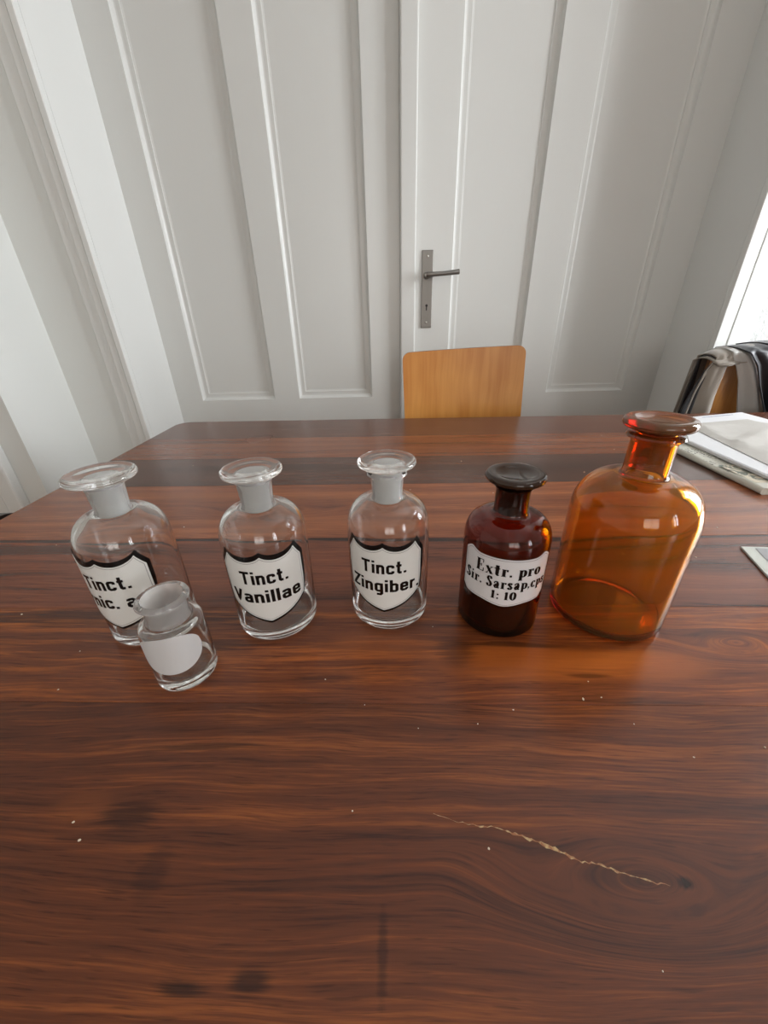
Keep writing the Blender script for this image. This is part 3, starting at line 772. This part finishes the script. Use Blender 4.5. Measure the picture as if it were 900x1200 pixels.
def hang(left, right, folds, amp, seed, lift, zb, ext=.30):
    """left, right: (x, z above the table) from the top down; the sheet goes on below, and over the top down behind"""
    def f(u, v):
        if v < .5: # front, v = 0 is the lower hem
            s = 1 - v / .5
            if s > .6:
                k = (s - .6) / .4; a, b = left[-1], right[-1]; zz = -ext * k
                dl = (left[-1][0] - left[-2][0]) * .8 * k; dr = (right[-1][0] - right[-2][0]) * .8 * k
                x = (a[0] + dl) * (1 - u) + (b[0] + dr) * u; z = a[1] * (1 - u) + b[1] * u + zz
            else:
                a, b = interp(left, s / .6), interp(right, s / .6)
                x = a[0] * (1 - u) + b[0] * u; z = a[1] * (1 - u) + b[1] * u
            w = .35 + .65 * min(1, s * 2.2)
            y = Y0 - lift - .012 * s + amp * w * math.sin(u * PI * folds * 2 + seed) + .006 * noise.noise(Vector((u * 3, s * 3, seed)))
            return (x, y, T + z)
        a, b = left[0], right[0]
        x = a[0] * (1 - u) + b[0] * u; z = a[1] * (1 - u) + b[1] * u
        if v < .62:
            t_ = (v - .5) / .12
            return (x + .004 * t_, Y0 - lift + (YP - Y0 + 2 * lift) * t_, T + z + math.sin(t_ * PI) * .006 + .3 * amp * math.sin(u * PI * folds * 2 + seed) * (1 - t_))
        s = (v - .62) / .38
        return (x + .02 * (u - .5) * s, YP + lift + amp * .6 * s * math.sin(u * 9 + seed), T + z - s * zb)
    return f
jk = empty('grey_jacket', (0, 0, 0)); tag(jk, 'grey jacket with pale lining draped over the back of the far corner chair', 'jacket')
cloth_sheet('left_flap', hang([(.880, .122), (.862, .090), (.853, .044), (.844, -.026)], [(.922, .139), (.908, .104), (.903, .027), (.903, -.028)], .9, .009, .4, .010, .30), 22, 50, M['grey_cloth'], jk)
cloth_sheet('shoulder', hang([(.874, .112), (.880, .108), (.884, .104)], [(.985, .143), (.968, .118), (.958, .112)], 1.3, .003, 2.0, .014, .20, ext=.0), 22, 40, M['grey_cloth'], jk)
cloth_sheet('front_panel', hang([(.912, .134), (.930, .108), (.954, .064), (.985, -.028)], [(.955, .137), (.985, .097), (1.018, .040), (1.055, -.029)], .8, .007, 1.2, .017, .30), 24, 50, M['silver_cloth'], jk)
cloth_sheet('back_panel', hang([(1.020, .140), (1.045, .106), (1.070, .062), (1.090, -.03)], [(1.240, .140), (1.27, .105), (1.29, .06), (1.30, -.03)], 2.2, .012, 4.0, .014, .35), 44, 50, M['grey_cloth'], jk)
e_ = cloth_sheet('flap_lining', hang([(.882, .118), (.863, .092), (.848, .044), (.832, -.018)], [(.888, .120), (.874, .086), (.866, .042), (.860, -.026)], .3, .003, .4, .004, .25), 8, 40, M['black_cloth'], jk); e_['label'] = 'black underside of the hanging flap'
bj = empty('black_garment', (0, 0, 0)); tag(bj, 'black garment lying in folds over the grey jacket on the far corner chair', 'jacket')
cloth_sheet('front_fold', hang([(.938, .139), (.968, .106), (.998, .046), (1.042, -.029)], [(1.005, .144), (1.034, .106), (1.056, .062), (1.077, -.03)], 1.6, .009, 5.2, .032, .32), 34, 50, M['black_cloth'], bj)
cloth_sheet('sleeve', hang([(1.000, .146), (1.02, .106), (1.035, .062), (1.05, -.03)], [(1.04, .150), (1.066, .106), (1.082, .062), (1.085, -.03)], .8, .008, 1.1, .040, .30), 16, 50, M['black_cloth'], bj)

# ------------------------------------------------------------------ papers at the right
def newsprint(name, base, ink, sc, amt):
    t = NT(name); x, y, z = t.xyz('Object')
    rows = t.math('FRACT', t.math('MULTIPLY', x, sc))
    word = t.noise(t.vec(t.math('MULTIPLY', x, sc), t.math('MULTIPLY', y, 300.0), 1.0), 1.0, 2)
    blocks = t.noise(t.vec(t.math('MULTIPLY', x, 22.0), t.math('MULTIPLY', y, 14.0), 2.0), 1.0, 2)
    f = t.math('MULTIPLY', t.math('MULTIPLY', t.ramp(rows, .45, .6), t.ramp(word, .46, .56)), t.ramp(blocks, .48, .53))
    t.set(Base_Color=t.mix(t.math('MULTIPLY', f, amt), base, ink), Roughness=.8)
    return t.m
M['news'] = newsprint('newsprint', srgb(206, 205, 194), srgb(70, 68, 64), 170.0, .9)
M['white_sheet'] = plain('white_paper', srgb(212, 212, 214), .6)
M['env'] = plain('greyish_envelope', srgb(188, 184, 178), .55, bump=(14, .5, .01))
def folded(name, x0, x1, y0, y1, z0, th, layers, mat, label, cat, cut=0.0, parent=None, group=None):
    """folded paper: stack of sheets whose fold (rounded) lies on the x0 side and layered pages elsewhere"""
    bm = bmesh.new(); r = th / 2; n = 8
    prof = [(x1, z0)] + [(x0 + r + r * math.cos(a), z0 + r + r * math.sin(a)) for a in [-PI / 2 - PI * k / n for k in range(n + 1)]] + [(x1, z0 + th)]
    for k in range(1, layers):
        z = z0 + th - th * k / layers
        prof += [(x1 - .001 * (k % 2) - .0015, z + .0003), (x1 - .004, z), (x1 - .001 * (k % 3), z - .0003)]
    ny = 14; rings = []
    for j in range(ny + 1):
        y = y0 + (y1 - y0) * j / ny
        rings.append([bm.verts.new((x, y, z + (.0012 * math.sin(j * .9 + x * 30) * (1 if z > z0 + th * .6 else 0)))) for x, z in prof])
    for A, B in zip(rings, rings[1:]):
        for k in range(len(prof)): bm.faces.new((A[k], B[k], B[(k + 1) % len(prof)], A[(k + 1) % len(prof)]))
    bm.faces.new(rings[0]); bm.faces.new(rings[-1][::-1])
    o = link(name, bm, mat, parent); auto_smooth(o, .6)
    return o
nw = empty('newspaper', (.560, .512, T + .0002), D(0)); tag(nw, 'folded newspaper with printed photograph lying under the papers on the right of the table', 'newspaper')
folded('folded_pages', 0, .40, 0, .26, 0, .0105, 6, M['news'], '', '', parent=nw)
# printed picture and heading near the fold, flat print
vs, fs = [], []
def printed(name, x0, x1, y0, y1, z, mat, parent): return link_raw(name, [(x0, y0, z), (x1, y0, z), (x1, y1, z), (x0, y1, z)], [(0, 1, 2, 3)], mat, parent)
t = NT('printed_photo'); cc = t.n('ShaderNodeTexCoord').outputs['Object']
t.set(Base_Color=t.mix(t.ramp(t.noise(cc, 42, 3, .6, 1.5), .42, .56), srgb(104, 108, 98), srgb(206, 196, 176)), Roughness=.8)
bm = bmesh.new(); box(bm, .006, .034, .018, .092, .0117, .0119); link('printed_photograph', bm, t.m, nw)
mg = empty('magazine', (.590, .530, T + .0128), D(0)); tag(mg, 'white magazine with pale border lying on the folded newspaper', 'magazine')
out = [(0, 0), (.30, -.02), (.2750, .389), (.145, .361), (.003, .332)]
bm = bmesh.new(); prism(bm, out, 0, .0052, .0008); link('pages', bm, M['white_sheet'], mg)
bm = bmesh.new(); prism(bm, [(.003, .001), (.297, -.018), (.271, .384), (.145, .356), (.006, .328)], .0054, .0058); link('cover', bm, M['white_sheet'], mg)
bm = bmesh.new()
rn = random.Random(3)
x = .15
while x < .235:
    w = rn.uniform(.002, .006); yb = .3635 + (x - .145) * .215 - .018; box(bm, x, x + w, yb, yb + .0035, .0059, .0060); x += w + .0012
link('printed_title', bm, plain('blue_grey_print', srgb(120, 130, 160), .6), mg)
# puffy mailing envelope on top
ev = empty('envelope', (.590, .530, T + .0189)); tag(ev, 'creased greyish white envelope on top of the magazine', 'envelope')
bm = bmesh.new(); N = 26; A = [(.030, .006), (.30, -.03), (.232, .322), (.070, .292)]
g = [[None] * (N + 1) for _ in range(N + 1)]
for lev in (0, 1):
    gg = []
    for i in range(N + 1):
        row = []
        for j in range(N + 1):
            u, v = i / N, j / N
            x = (A[0][0] * (1 - u) + A[1][0] * u) * (1 - v) + (A[3][0] * (1 - u) + A[2][0] * u) * v
            y = (A[0][1] * (1 - u) + A[1][1] * u) * (1 - v) + (A[3][1] * (1 - u) + A[2][1] * u) * v
            edge = min(1, min(u, 1 - u, v, 1 - v) * 9)
            z = .0 if lev == 0 else .0008 + edge * (.0045 + .004 * noise.noise(Vector((x * 14, y * 9, 3))) + .0035 * math.exp(-((v - .62 - .35 * (u - .4)) / .05) ** 2))
            row.append(bm.verts.new((x, y, z)))
        gg.append(row)
    for i in range(N):
        for j in range(N): bm.faces.new((gg[i][j], gg[i + 1][j], gg[i + 1][j + 1], gg[i][j + 1]))
    if lev == 0: g0 = gg
for k in range(N):
    for (a, b) in (((k, 0), (k + 1, 0)), ((k, N), (k + 1, N)), ((0, k), (0, k + 1)), ((N, k), (N, k + 1))):
        bm.faces.new((g0[a[0]][a[1]], g0[b[0]][b[1]], gg[b[0]][b[1]], gg[a[0]][a[1]]))
auto_smooth(link('paper', bm, M['env'], ev), 1.0)

# flat card at the right edge
cdr = empty('card', (.4185, .3755, T + .0002), 0); tag(cdr, 'flat pale-edged grey card lying at the right edge, in front of the newspaper', 'card')
e1 = Vector((.985, -.10)); e2 = Vector((-.31, -.95))
def qp(a, b): v = e1 * a + e2 * b; return (v.x, v.y)
bm = bmesh.new(); prism(bm, [qp(0, 0), qp(.16, 0), qp(.16, .11), qp(0, .11)], 0, .0022, .0003); link('sheet', bm, plain('pale_card', srgb(196, 198, 190), .35, bump=(120, .15, .0005)), cdr)
bm = bmesh.new(); prism(bm, [qp(.014, .004), qp(.156, .004), qp(.156, .106), qp(.014, .106)], .0023, .0026); link('print', bm, plain('grey_print', srgb(150, 150, 152), .3), cdr)

# ------------------------------------------------------------------ crumbs on the table
bm = bmesh.new(); rn = random.Random(11)
fixed = [(.144, .185), (.158, .186), (.245, .147), (.195, .142), (.02, .166), (-.018, .185), (-.023, .117), (-.185, .115), (.117, .053), (.09, .178), (.062, .168), (-.05, .208), (.042, .262), (.155, .20), (.17, .165), (-.26, .205)]
pts = fixed + [(rn.uniform(-.45, .5), rn.uniform(.05, .85)) for _ in range(26)]
for (x, y) in pts:
    s = rn.uniform(.0003, .00065) * (1 + y)
    m = Matrix.Translation((x, y, T + s * .55)) @ Matrix.Rotation(rn.uniform(0, 3), 4, 'Z') @ Matrix.Diagonal((s * rn.uniform(.8, 1.8), s, s * .6, 1))
    bmesh.ops.create_icosphere(bm, subdivisions=1, radius=1, matrix=m)
tag(link('crumbs', bm, plain('crumb', srgb(214, 196, 168), .8)), 'tiny pale crumbs and dust specks scattered over the dark tabletop', 'crumbs', kind='stuff')
